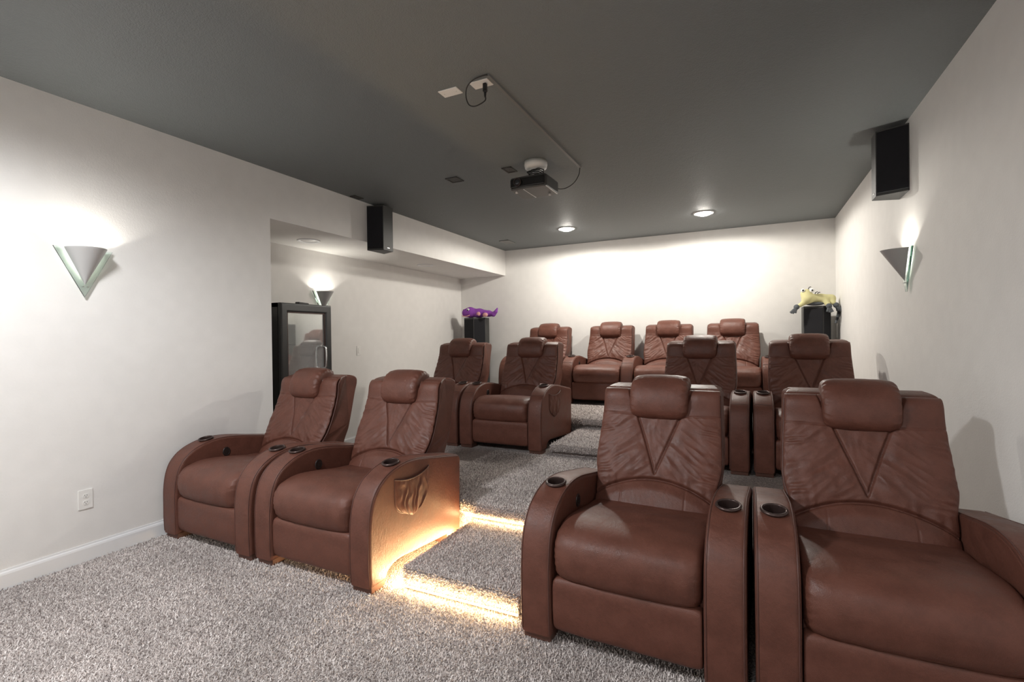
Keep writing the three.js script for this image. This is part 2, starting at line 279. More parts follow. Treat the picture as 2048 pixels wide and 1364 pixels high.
// side pocket with gathered front
const pocketGeo = (() => {
  const nu = 48, nv = 30, pos = [], uv = [], idx = [];
  for (let j = 0; j <= nv; j++) for (let i = 0; i <= nu; i++) {
    const v = j / nv, u = -1 + 2 * i / nu;                          // v: 0 top .. 1 bottom
    const hw = 0.155 * Math.pow(Math.max(0, 1 - Math.pow(v, 6)), 0.5);
    const top = 0.545 - 0.028 * (1 - u * u) + 0.004 * u;
    const y = top - v * 0.215 * (1 - 0.02 * u * u);
    const edge = Math.pow(Math.max(0, 1 - Math.pow(Math.abs(u), 5)), 0.6) * Math.pow(Math.max(0, 1 - Math.pow(v, 7)), 0.6);
    const fold = 0.5 + 0.5 * Math.sin(u * 19 + 2.4 * noise(u * 2, v * 2, 4) * 3 + 1.2 * v);
    const gather = Math.exp(-v * 16) * 0.5 * Math.sin(u * 55);
    const x = 0.002 + edge * (0.011 + 0.0085 * fold * (0.35 + 0.9 * v) + 0.003 * gather + 0.004 * noise(u * 5, v * 4, 9));
    pos.push(x, y, -0.335 - u * hw); uv.push(u * 0.155, y);
  }
  for (let j = 0; j < nv; j++) for (let i = 0; i < nu; i++) { const a = j * (nu + 1) + i, b = a + 1, c = a + nu + 1, d = c + 1; idx.push(a, c, b, b, c, d); }
  const g = new THREE.BufferGeometry(); g.setAttribute('position', new THREE.Float32BufferAttribute(pos, 3)); g.setAttribute('uv', new THREE.Float32BufferAttribute(uv, 2)); g.setIndex(idx); g.computeVertexNormals();
  const rim = []; for (let i = 0; i <= 24; i++) { const u = -1 + i / 12; rim.push([0.013 * Math.pow(Math.max(0, 1 - Math.pow(Math.abs(u), 5)), 0.6) + 0.002, 0.545 - 0.028 * (1 - u * u) + 0.004 * u, -0.335 - u * 0.155]); }
  const out = []; for (let i = 0; i <= 36; i++) { const a = Math.PI * i / 36; const u = -Math.cos(a); const v = Math.pow(Math.max(0, 1 - u * u), 1 / 6); const hw = 0.155; out.push([0.003, (0.545 + 0.004 * u) - v * 0.215, -0.335 - u * hw]); }
  return { front: g, rim: join([tube(rim, 0.0035, 48, 6), tube(out, 0.003, 60, 6)]) };
})();

// seat cushion, leg panel, body
const smoothstep = (a, b, x) => { const t = Math.max(0, Math.min(1, (x - a) / (b - a))); return t * t * (3 - 2 * t); };
const seatGeo = pillowLoft([[-0.68, 0.40], [-0.60, 0.452], [-0.45, 0.468], [-0.28, 0.492], [-0.15, 0.503], [-0.05, 0.488], [0.008, 0.450], [0.026, 0.40], [0.022, 0.345], [0.002, 0.298], [-0.03, 0.280], [-0.10, 0.282], [-0.35, 0.30], [-0.60, 0.33]], SW - 0.004, 11, 64, 150, (s, t, p) => {
  const front = smoothstep(-0.2, 0.0, p.z), end = smoothstep(0.82, 0.97, Math.abs(s));
  let d = 0.012 * (1 - s * s) * smoothstep(-0.66, -0.3, p.z);
  d += 0.0035 * end * front * Math.sin(p.y * 190 + 5 * noise(p.y * 14, s * 3, 2)) ;
  d += 0.0022 * noise(s * 5, p.z * 9, p.y * 7) * (0.4 + front);
  d += 0.0012 * front * noise(s * 26, p.y * 6, 3.3);
  return d;
});
const legPanelGeo = pillowLoft([[-0.004, 0.285], [0.006, 0.268], [0.008, 0.20], [0.006, 0.11], [-0.002, 0.070], [-0.02, 0.058], [-0.06, 0.065], [-0.06, 0.28]], SW - 0.006, 18, 40, 60, (s, t, p) => 0.0015 * noise(s * 4, p.y * 9, 1));
const bodyGeo = box(-SW / 2 + 0.006, SW / 2 - 0.006, 0.075, 0.34, -0.80, -0.05);

// backrest: profile front (v 0 bottom .. 1 top)
const frontPts = [[-0.525, 0.36], [-0.575, 0.43], [-0.628, 0.52], [-0.685, 0.62], [-0.738, 0.72], [-0.780, 0.82], [-0.805, 0.90], [-0.815, 0.97], [-0.835, 1.012]];
const rearPts = [[-0.895, 1.028], [-0.955, 1.030], [-1.002, 1.012], [-1.010, 0.975], [-0.985, 0.90], [-0.945, 0.77], [-0.905, 0.64], [-0.872, 0.52], [-0.83, 0.40], [-0.78, 0.34]];
const halfW = (y) => { const low = 0.296, mid = 0.316, top = 0.303; if (y > 0.995) { const t = Math.min(1, (y - 0.995) / 0.036); return top - 0.036 * (1 - Math.sqrt(Math.max(0, 1 - t * t))); } return y < 0.53 ? low : y < 0.64 ? low + (mid - low) * smoothstep(0.53, 0.64, y) : mid + (top - mid) * smoothstep(0.64, 1.0, y); };
const backShell = (() => {             // solid body with chamfered flanks
  const crv = new THREE.CatmullRomCurve3([...frontPts.map(([z, y]) => [z - 0.006, y]), ...rearPts].map(([z, y]) => new THREE.Vector3(z, y, 0)), true, 'centripetal');
  const P = crv.getSpacedPoints(130); P.pop(); const n = P.length;
  const N = P.map((p, k) => { const a = P[(k + n - 1) % n], b = P[(k + 1) % n]; const tx = b.x - a.x, ty = b.y - a.y, l = Math.hypot(tx, ty) || 1; return [-ty / l, tx / l]; });   // inward for this winding, checked below
  let area = 0; P.forEach((p, k) => { const q = P[(k + 1) % n]; area += p.x * q.y - q.x * p.y; }); const inw = area > 0 ? 1 : -1;
  const rings = [[-1, 0, 0.010], [-1, 0.003, 0.003], [-1, 0.010, 0], [1, 0.010, 0], [1, 0.003, 0.003], [1, 0, 0.010]];
  const pos = [], uv = [], idx = [];
  for (const [sd, dx, ins] of rings) P.forEach((p, k) => { const z = p.x + inw * N[k][0] * ins, y = p.y + inw * N[k][1] * ins; pos.push(sd * (halfW(p.y) - dx), y, z); uv.push(sd * halfW(p.y), k / n * 1.6); });
  for (let r = 0; r < 5; r++) for (let k = 0; k < n; k++) { const a = r * n + k, b = r * n + (k + 1) % n; idx.push(a, a + n, b, b, a + n, b + n); }
  const tri = THREE.ShapeUtils.triangulateShape(P.map((p, k) => new THREE.Vector2(pos[3 * k + 2], pos[3 * k + 1])), []);
  const c0 = pos.length / 3; for (let k = 0; k < n; k++) { pos.push(pos[3 * k], pos[3 * k + 1], pos[3 * k + 2]); uv.push(pos[3 * k + 2], pos[3 * k + 1]); }
  const o = 5 * n, c1 = pos.length / 3; for (let k = 0; k < n; k++) { pos.push(pos[3 * (o + k)], pos[3 * (o + k) + 1], pos[3 * (o + k) + 2]); uv.push(pos[3 * k + 2], pos[3 * k + 1]); }
  for (const [a, b, c] of tri) { idx.push(c0 + a, c0 + b, c0 + c); idx.push(c1 + a, c1 + c, c1 + b); }
  const g = new THREE.BufferGeometry(); g.setAttribute('position', new THREE.Float32BufferAttribute(pos, 3)); g.setAttribute('uv', new THREE.Float32BufferAttribute(uv, 2)); g.setIndex(idx); g.computeVertexNormals();
  return toCreasedNormals(g, 0.55);
})();
const fCurve = new THREE.CatmullRomCurve3(frontPts.map(([z, y]) => new THREE.Vector3(0, y, z)), false, 'centripetal');
const V_TOP = 0.885, V_TIP = 0.585, V_HALF = 0.118;
const archY = (x) => 0.560 - 0.95 * x * x;
function groove(d, w, depth) { return -depth * Math.exp(-(d * d) / (w * w)); }
function backField(x, y) {
  const hw = halfW(y), a = x / hw;
  let h = 0.030 * Math.pow(Math.max(0, 1 - Math.pow(Math.abs(a), 7)), 0.55);
  // lumbar bulge under the arch, upper cushion above
  const dArch = y - archY(x);
  if (dArch < 0) h += 0.020 * smoothstep(0, -0.06, dArch) * (1 - Math.pow(Math.abs(a), 4)) * smoothstep(0.36, 0.43, y);
  else h += 0.008 * smoothstep(0, 0.05, dArch);
  h += groove(dArch, 0.006, 0.017);
  // V seams
  const k = (V_TOP - V_TIP) / V_HALF;
  const dV = (y - V_TIP - k * Math.abs(x)) / Math.sqrt(1 + k * k);  // >0 inside the V
  { const wv = smoothstep(V_TIP - 0.012, V_TIP + 0.006, y); h += wv * groove(dV, 0.0045, 0.014); if (dV > 0) h -= 0.003; else h += 0.006 * smoothstep(0, -0.05, dV) * smoothstep(0.0, 0.07, dArch); }
  // small cross seams beside the pillow
  if (Math.abs(x) > 0.13) h += groove(y - 0.868 - 0.05 * (Math.abs(x) - 0.16), 0.0035, 0.004);
  // quarter seams in the lumbar part
  if (dArch < -0.005) h += groove(Math.abs(x) - 0.155, 0.003, 0.003);
  // wrinkles: gathers along the outer edges and diagonal folds off the V seams
  if (dArch > 0) {
    const ea = smoothstep(0.60, 0.86, Math.abs(a)) * (1 - smoothstep(0.93, 0.995, Math.abs(a))), m = smoothstep(0.50, 0.58, y) * (1 - smoothstep(0.84, 0.90, y));
    h += 0.0055 * ea * m * (0.25 + 0.9 * Math.abs(noise(y * 11, x > 0 ? 1.3 : 6.1, 7.2))) * Math.sin(y * 150 + 11 * noise(y * 12, x > 0 ? 3.1 : 7.7, 1.3) + 9 * Math.abs(a));
    const wing = dV < 0 ? smoothstep(0, -0.03, dV) : 0.35;
    const q = (y * 0.86 + Math.abs(x) * 0.62), r = (-y * 0.5 + Math.abs(x) * 0.86);
    h += 0.0105 * m * wing * (1 - 0.6 * ea) * (0.3 - Math.abs(noise(q * 24, r * 5 + (x > 0 ? 0 : 9), 2.2)));
    h += 0.0035 * m * noise(x * 22 + 4, y * 16, 5.5);
    if (dV > 0) h += 0.003 * (0.3 - Math.abs(noise(x * 30, y * 7, 8.1)));
    // puckers just above the arch
    h += 0.0032 * Math.exp(-dArch * 26) * Math.sin(x * 120 + 4 * noise(x * 14, 2, 2)) * smoothstep(0.05, 0.2, Math.abs(x));
  } else h += 0.0022 * noise(x * 9, y * 9, 4.4);
  return h;
}
function backRegion(x, y) { const dA = y - archY(x); if (dA < 0) return 0; const k = (V_TOP - V_TIP) / V_HALF; return (y - V_TIP - k * Math.abs(x)) > 0 && y < 0.93 ? 1 : 2; }
const backFront = (() => {
  const nu = 156, nv = 200, P = [], out = [[], [], []]; const fp = fCurve.getSpacedPoints(nv);
  for (let j = 0; j <= nv; j++) {
    const p = fp[j], q = fp[Math.min(nv, j + 1)], o = fp[Math.max(0, j - 1)]; let ty = q.y - o.y, tz = q.z - o.z; const l = Math.hypot(ty, tz); const ny = -tz / l, nz = ty / l;
    const endv = Math.pow(Math.max(0, 1 - Math.pow(Math.max(0, (j / nv - 0.9) / 0.1), 3)), 0.6);
    for (let i = 0; i <= nu; i++) {
      let s = -1 + 2 * i / nu; s = Math.sign(s) * (1 - Math.pow(1 - Math.abs(s), 1.25)); const x = s * (halfW(p.y) - 0.0015);
      const h = backField(x, p.y) * endv - 0.003;
      P.push([x, p.y + sgn(ny) * Math.abs(ny) * h, p.z + nz * h]);
    }
  }
  const pos = [], uv = []; for (const p of P) { pos.push(...p); uv.push(p[0], p[1] * 1.2); }
  const idx = []; const W = nu + 1; const reg = [];
  for (let j = 0; j < nv; j++) for (let i = 0; i < nu; i++) { const a = j * W + i, b = a + 1, c = a + W, d = c + 1; const x = (P[a][0] + P[d][0]) / 2, y = (fp[j].y + fp[j + 1].y) / 2; idx.push(a, b, c, b, d, c); reg.push(backRegion(x, y)); }
  const full = new THREE.BufferGeometry(); full.setAttribute('position', new THREE.Float32BufferAttribute(pos, 3)); full.setAttribute('uv', new THREE.Float32BufferAttribute(uv, 2)); full.setIndex(idx); full.computeVertexNormals();
  reg.forEach((r, n) => { for (let k = 0; k < 6; k++) out[r].push(idx[6 * n + k]); });
  return out.map((ix) => { const map = new Map(), pp = [], nn = [], uu = [], ii = []; const fn = full.attributes.normal; for (const v of ix) { if (!map.has(v)) { map.set(v, map.size); pp.push(pos[3 * v], pos[3 * v + 1], pos[3 * v + 2]); nn.push(fn.getX(v), fn.getY(v), fn.getZ(v)); uu.push(uv[2 * v], uv[2 * v + 1]); } ii.push(map.get(v)); } const g = new THREE.BufferGeometry(); g.setAttribute('position', new THREE.Float32BufferAttribute(pp, 3)); g.setAttribute('normal', new THREE.Float32BufferAttribute(nn, 3)); g.setAttribute('uv', new THREE.Float32BufferAttribute(uu, 2)); g.setIndex(ii); return g; });
})();
function sgn(v) { return v < 0 ? -1 : 1; }
const pillowGeo = pillowLoft([[-0.790, 0.862], [-0.755, 0.868], [-0.732, 0.895], [-0.728, 0.94], [-0.745, 1.0], [-0.785, 1.052], [-0.845, 1.080], [-0.905, 1.074], [-0.940, 1.045], [-0.93, 1.01], [-0.87, 0.99], [-0.82, 0.94]], 0.302, 7, 56, 90, (s, t, p) => {
  const e = smoothstep(0.72, 0.95, Math.abs(s)); return 0.006 * (1 - s * s) + 0.0032 * e * Math.sin(t * 118 + 4 * noise(t * 20, s > 0 ? 1 : 5, 2)) + 0.0018 * noise(s * 4, p.y * 16, 6);
});
const backPipe = join([-1, 1].map((s) => tube(fCurve.getSpacedPoints(26).filter((p) => p.y > 0.5 && p.y < 1.008).map((p) => [s * (halfW(p.y) - 0.001), p.y, p.z - 0.004]), 0.0036, 60, 6)));

function addArm(chair, side, withButton, pocket, plain, seam) {
  const arm = mesh('armrest', plain ? armPlainGeo : armGeo, M.leather, chair); arm.position.x = side * (SW + AW) / 2;
  mesh('piping', armPipe, M.piping, arm);
  if (seam) mesh('seam', armSeam, M.piping, arm);
  if (!plain) mesh('cup_holder', cupGeo, M.bronze, arm).userData.label = 'dark recessed cup holder ring';
  if (withButton) { const b = mesh('recline_button', buttonGeo, M.cup, arm); b.position.set(AW / 2 - 0.001, 0.512, -0.335); b.userData.label = 'round black recline handle'; }
  if (pocket) { const p = mesh('side_pocket', pocketGeo.front, M.leather, arm); p.position.x = AW / 2 - 0.004; const r = mesh('pocket_trim', pocketGeo.rim, M.piping, arm); r.position.x = AW / 2 - 0.004; }
  for (const z of [-0.055, -0.74]) { const f = mesh('foot', footGeo, M.foot, chair); f.position.set(side * (SW + AW) / 2, 0, z); if (z < -0.5) f.scale.y = 1.5; }
  return arm;
}
function makeRecliner({ left = true, right = true, pocket = false, slim = 1, plainRight = false }, label, group, x, y, z, sx = 1, turn = 0) {
  const seam = y > 0;                                           // the upper rows show a cross seam on the arm fronts
  const c = thing('recliner', label, 'recliner', [x, y, z], turn, group);
  if (left) addArm(c, -1, true, false, false, seam);
  if (right) addArm(c, 1, false, pocket, plainRight, seam);
  mesh('seat_cushion', seatGeo, M.leather, c);
  mesh('leg_panel', legPanelGeo, M.leather, c);
  mesh('seat_body', bodyGeo, M.leather, c);
  const back = mesh('backrest', backShell, M.leather, c);
  mesh('lumbar_cushion', backFront[0], M.leather, back);
  mesh('center_panel', backFront[1], M.leather, back).userData.label = 'triangular centre panel';
  mesh('upper_cushion', backFront[2], M.leather, back);
  mesh('piping', backPipe, M.piping, back);
  mesh('headrest_pillow', pillowGeo, M.leather, back);
  c.scale.x = sx; back.scale.x = slim;
  return c;
}
const R1 = -1.905, R2 = -4.14, R3 = -6.06;
makeRecliner({}, 'brown leather recliner at the left wall, beside the power outlet', 'front row recliners', -3.085, 0, R1, 1, -0.015);
makeRecliner({ pocket: true }, 'brown leather front recliner with gathered pocket on its warmly lit side', 'front row recliners', -2.172, 0, R1, 1, -0.012);
makeRecliner({}, 'large brown recliner right of the lit aisle step', 'front row recliners', -0.457, 0, R1, 1, -0.03);
makeRecliner({ plainRight: true }, 'large brown recliner in the foreground beside the right wall', 'front row recliners', 0.457, 0, R1);
makeRecliner({}, 'middle row recliner nearest the alcove, half hidden behind front seats', 'middle row recliners', -3.07, Y2, R2);
makeRecliner({ pocket: true }, 'middle row recliner with side pocket left of the upper step', 'middle row recliners', -2.157, Y2, R2);
makeRecliner({}, 'middle row recliner right of the aisle, behind the large foreground seat', 'middle row recliners', -0.442, Y2, R2, 1, -0.035);
makeRecliner({}, 'middle row recliner next to the right wall, in front of the yellow plush', 'middle row recliners', 0.475, Y2, R2);
{
  const pitch = 0.791, s = pitch / (SW + AW), x0 = -2.868 + 0.315;
  const labs = ['back row recliner at the left end, below the purple plush', 'back row recliner second from the left, above the upper step', 'back row recliner second from the right, partly behind a darker seat', 'back row recliner at the right end, below the right ceiling light'];
  for (let i = 0; i < 4; i++) makeRecliner({ left: i < 2, right: true, slim: i ? 0.935 : 1 }, labs[i], 'back row recliners', i ? x0 + i * pitch : x0 - 0.16, Y3, R3, i ? s : 1);
}

// ------------------------------------------------------------------ ceiling lights
const canTrim = new THREE.LatheGeometry([[0.078, 0.0], [0.082, -0.006], [0.105, -0.010], [0.112, -0.006], [0.113, 0]].map((p) => new THREE.Vector2(...p)), 48);
const canLens = (() => { const pts = []; for (let i = 0; i <= 8; i++) { const a = i / 8 * Math.PI / 2; pts.push(new THREE.Vector2(0.080 * Math.sin(a), -0.034 * Math.cos(a) - 0.001)); } return new THREE.LatheGeometry(pts, 48); })();
function ceilingCan(x, z, y, label, group, cd, color, half = 1.56, soft = 0.11, big = 1) {
  const c = thing(big > 1 ? 'flush_ceiling_light' : 'recessed_light', label, 'ceiling light', [x, y, z], 0, group);
  mesh('trim_ring', canTrim, M.white, c).scale.set(big, 1, big);
  const lens = mesh('lamp_lens', canLens, cd ? M.bulb : M.bulbOff, c); lens.scale.set(big, cd ? 1 : 0.25, big); if (big > 1) lens.material = M.bulbBig;
  if (cd) { lens.castShadow = false; const l = new THREE.SpotLight(color, cd, 0, half, soft, 2); l.position.set(0, -0.048, 0); l.target.position.set(0, -2, 0); c.add(l.target); l.castShadow = true; l.shadow.radius = 2.5 * big; l.shadow.mapSize.set(1024, 1024); l.name = 'lamp'; c.add(l); }
}
ceilingCan(-2.136, -6.09, HC, 'lit recessed ceiling light nearer the soffit', 'recessed lights over the back row', CAN_REAR, CAN_COLOR);
ceilingCan(-0.455, -6.10, HC, 'lit recessed ceiling light nearer the right wall', 'recessed lights over the back row', CAN_REAR, CAN_COLOR);
ceilingCan(-2.25, -0.4, HC, 'lit round flush ceiling light before the front row, left', 'flush lights before the front row', CAN_FRONT, CAN_FRONT_COLOR, 1.5, 0.35, 3);
ceilingCan(-0.3, 0.2, HC, 'lit round flush ceiling light before the front row, right', 'flush lights before the front row', CAN_FRONT * 0.2, CAN_FRONT_COLOR, 1.5, 0.35, 3);
ceilingCan(-4.03, -3.58, YS, 'unlit round light under the soffit above the glass cabinet', 'unlit soffit lights', 0);
ceilingCan(-4.0, -5.53, YS, 'unlit round light under the soffit farther back', 'unlit soffit lights', 0);

// ------------------------------------------------------------------ wall sconces (local: wall at z=0, facing +z)
const sconceGlass = (() => { const s = new THREE.Shape(); s.moveTo(-0.142, 0.0); s.lineTo(0.142, 0.0); s.lineTo(0.0, -0.285); s.closePath(); const g = new THREE.ExtrudeGeometry(s, { depth: 0.010, bevelEnabled: true, bevelSize: 0.0015, bevelThickness: 0.001, bevelSegments: 1 }); g.translate(0, 0, 0.014); return g; })();
const sconceShade = (() => {           // half cone of sheet metal, open at the top
  const nu = 40, nv = 16, pos = [], idx = [], uv = [];
  const ring = (k, j, off) => { const a = Math.PI * k / nu; const t = j / nv; const rz = Math.max(0, (0.098 - off) * t), rd = Math.max(0, (0.135 - off) * t); return [Math.cos(a) * rz, -0.215 * (1 - t) , 0.027 + Math.sin(a) * rd]; };
  for (const off of [0, 0.003]) for (let j = 0; j <= nv; j++) for (let k = 0; k <= nu; k++) { pos.push(...ring(k, j, off)); uv.push(k / nu * 0.3, j / nv * 0.2); }
  const W = nu + 1, S = W * (nv + 1);
  for (let j = 0; j < nv; j++) for (let k = 0; k < nu; k++) { const a = j * W + k, b = a + 1, c = a + W, d = c + 1; idx.push(a, c, b, b, c, d); idx.push(S + a, S + b, S + c, S + b, S + d, S + c); }
  for (let k = 0; k < nu; k++) { const a = nv * W + k; idx.push(a, S + a, a + 1, a + 1, S + a, S + a + 1); }
  const g = new THREE.BufferGeometry(); g.setAttribute('position', new THREE.Float32BufferAttribute(pos, 3)); g.setAttribute('uv', new THREE.Float32BufferAttribute(uv, 2)); g.setIndex(idx); g.computeVertexNormals(); return g;
})();
function sconce(pos, turn, label) {
  const s = thing('wall_sconce', label, 'wall lamp', pos, turn, 'glass and metal wall sconces');
  mesh('glass_panel', sconceGlass, M.glass, s).userData.label = 'clear green-edged triangular glass plate';
  mesh('lamp_shade', sconceShade, M.metal, s).userData.label = 'grey metal half-cone shade';
  mesh('wall_bracket', rbox(-0.02, 0.02, -0.10, -0.05, 0, 0.0135, 0.002, 2), M.metal, s);
  const pins = [[-0.012, -0.225], [0.012, -0.225]].map(([x, y]) => { const c = new THREE.CylinderGeometry(0.004, 0.004, 0.012, 12); c.rotateX(Math.PI / 2); c.translate(x, y, 0.03); return c; });
  mesh('glass_clip', join(pins), M.chrome, s);
  const b = new THREE.CylinderGeometry(0.008, 0.008, 0.045, 16); b.translate(0, -0.085, 0.056); const bm = mesh('bulb', b, M.halogen, s); bm.castShadow = false;
  mesh('lamp_socket', (() => { const c = new THREE.CylinderGeometry(0.010, 0.008, 0.03, 16); c.translate(0, -0.118, 0.050); return c; })(), M.mount, s);
  const l = new THREE.PointLight(SCONCE_COLOR, SCONCE, 0, 2); l.position.set(0, -0.058, 0.060); l.castShadow = true; l.shadow.radius = 0.6; l.name = 'lamp'; s.add(l);
}
sconce([XL, 1.862, -1.502], Math.PI / 2, 'glowing glass wall sconce above the outlet on the left wall');
sconce([XA, 1.862, -4.105], Math.PI / 2, 'glowing glass wall sconce above the black glass-door cooler');
sconce([XR, 1.862, -4.10], -Math.PI / 2, 'glowing glass wall sconce on the right wall below the speaker');

// ------------------------------------------------------------------ LED strips
function ledStrip(a, b, label, nLights, normal, power = 1) {
  const A = new THREE.Vector3(...a), Bv = new THREE.Vector3(...b), L = A.distanceTo(Bv);
  const s = thing('led_strip', label, 'light strip', a, 0, 'warm step light strips');
  const dir = Bv.clone().sub(A).normalize();
  const n = new THREE.Vector3(...normal);
  const base = new THREE.CylinderGeometry(0.0055, 0.0055, L, 10); base.rotateZ(Math.PI / 2);
  const yaw = Math.atan2(-dir.z, dir.x); base.rotateY(yaw); base.translate(dir.x * L / 2, 0, dir.z * L / 2);
  mesh('strip', base, M.ledBase, s);
  const bulb = new THREE.SphereGeometry(0.006, 10, 8); const k = Math.round(L / 0.032);
  for (let i = 0; i < k; i++) { const m = mesh('diode', bulb, M.led, s); const d = (i + 0.5) / k * L; m.position.set(dir.x * d + n.x * 0.003, 0.003, dir.z * d + n.z * 0.003); m.castShadow = false; }
  for (let i = 0; i < nLights; i++) { const l = new THREE.PointLight(LED_COLOR, power * LED * L / nLights / 0.1, 0, 2); const d = (i + 0.5) / nLights * L; l.position.set(dir.x * d + n.x * 0.014, 0.010, dir.z * d + n.z * 0.014); l.shadow.radius = 0.9; l.castShadow = true; l.name = 'led_light'; s.add(l); }
}
ledStrip([-1.62, 0.022, -2.016], [-0.965, 0.022, -2.016], 'warm light strip along the foot of the lower aisle step', 14, [0, 0, 1], 0.36);
ledStrip([-1.662, 0.024, -2.005], [-1.662, 0.024, -2.70], 'warm light strip between the aisle step and the pocketed recliner', 14, [-1, 0, 0], 1.45);
ledStrip([-1.70, Y1 + 0.022, -2.760], [-0.93, Y1 + 0.022, -2.760], 'warm light strip under the nose of the middle platform', 14, [0, 0, 1], 0.4);

// ------------------------------------------------------------------ speakers
function surround(poly, y0, y1, label, badge) {
  const s = thing('surround_speaker', label, 'speaker', [0, 0, 0], 0, 'wall mounted surround speakers');
  mesh('cabinet', prism(poly, y0, y1, 0.003), M.speaker, s);
  const [p4, p1, p2, p3] = poly;                                  // p2-p3 is the grille facing the screen, p1-p4 the other
  for (const [a, b] of [[p2, p3], [p1, p4]]) {
    const dx = b[0] - a[0], dz = b[1] - a[1], l = Math.hypot(dx, dz);
    const g = new RoundedBoxGeometry(l - 0.012, y1 - y0 - 0.03, 0.012, 2, 0.004);
    const m = mesh('grille', g, M.grille, s); m.position.set((a[0] + b[0]) / 2, (y0 + y1) / 2 + 0.004, (a[1] + b[1]) / 2); m.rotation.y = Math.atan2(-dz, dx);
  }
  const bd = mesh('badge', new RoundedBoxGeometry(0.004, 0.008, 0.035, 2, 0.0015), M.badge, s); bd.position.set(badge[0], y0 + 0.03, badge[1]);
  return s;
}
surround([[XR, -4.335], [0.807, -4.285], [0.807, -4.157], [XR, -4.085]], 2.25, 2.70, 'black surround speaker high on the right wall above the sconce', [0.806, -4.215]);
surround([[XL, -4.19], [-3.404, -4.135], [-3.404, -3.985], [XL, -3.93]], 2.235, 2.70, 'black surround speaker mounted on the soffit', [-3.403, -4.06]);
function tower(poly, label) {
  const s = thing('tower_speaker', label, 'speaker', [0, 0, 0], 0, 'tower speakers in the back corners');
  mesh('cabinet', prism(poly, Y3 + 0.001, 1.635, 0.004), M.speaker, s);
  const n = poly.length;
  for (const [i, j] of [[1, 2], [2, 3]]) { const a = poly[i], b = poly[j]; const dx = b[0] - a[0], dz = b[1] - a[1], l = Math.hypot(dx, dz); const m = mesh('grille', new RoundedBoxGeometry(l - 0.014, 1.635 - Y3 - 0.05, 0.010, 2, 0.003), M.grille, s); m.position.set((a[0] + b[0]) / 2, (Y3 + 1.635) / 2, (a[1] + b[1]) / 2); m.rotation.y = Math.atan2(-dz, dx); }
}
tower([[-4.16, -7.06], [-4.16, -6.80], [-3.945, -6.735], [-3.80, -6.86], [-3.84, -7.06]], 'black tower speaker carrying the purple plush');
tower([[0.60, -7.05], [0.602, -6.815], [0.80, -6.77], [0.885, -6.85], [0.885, -7.05]], 'black tower speaker carrying the yellow plush');

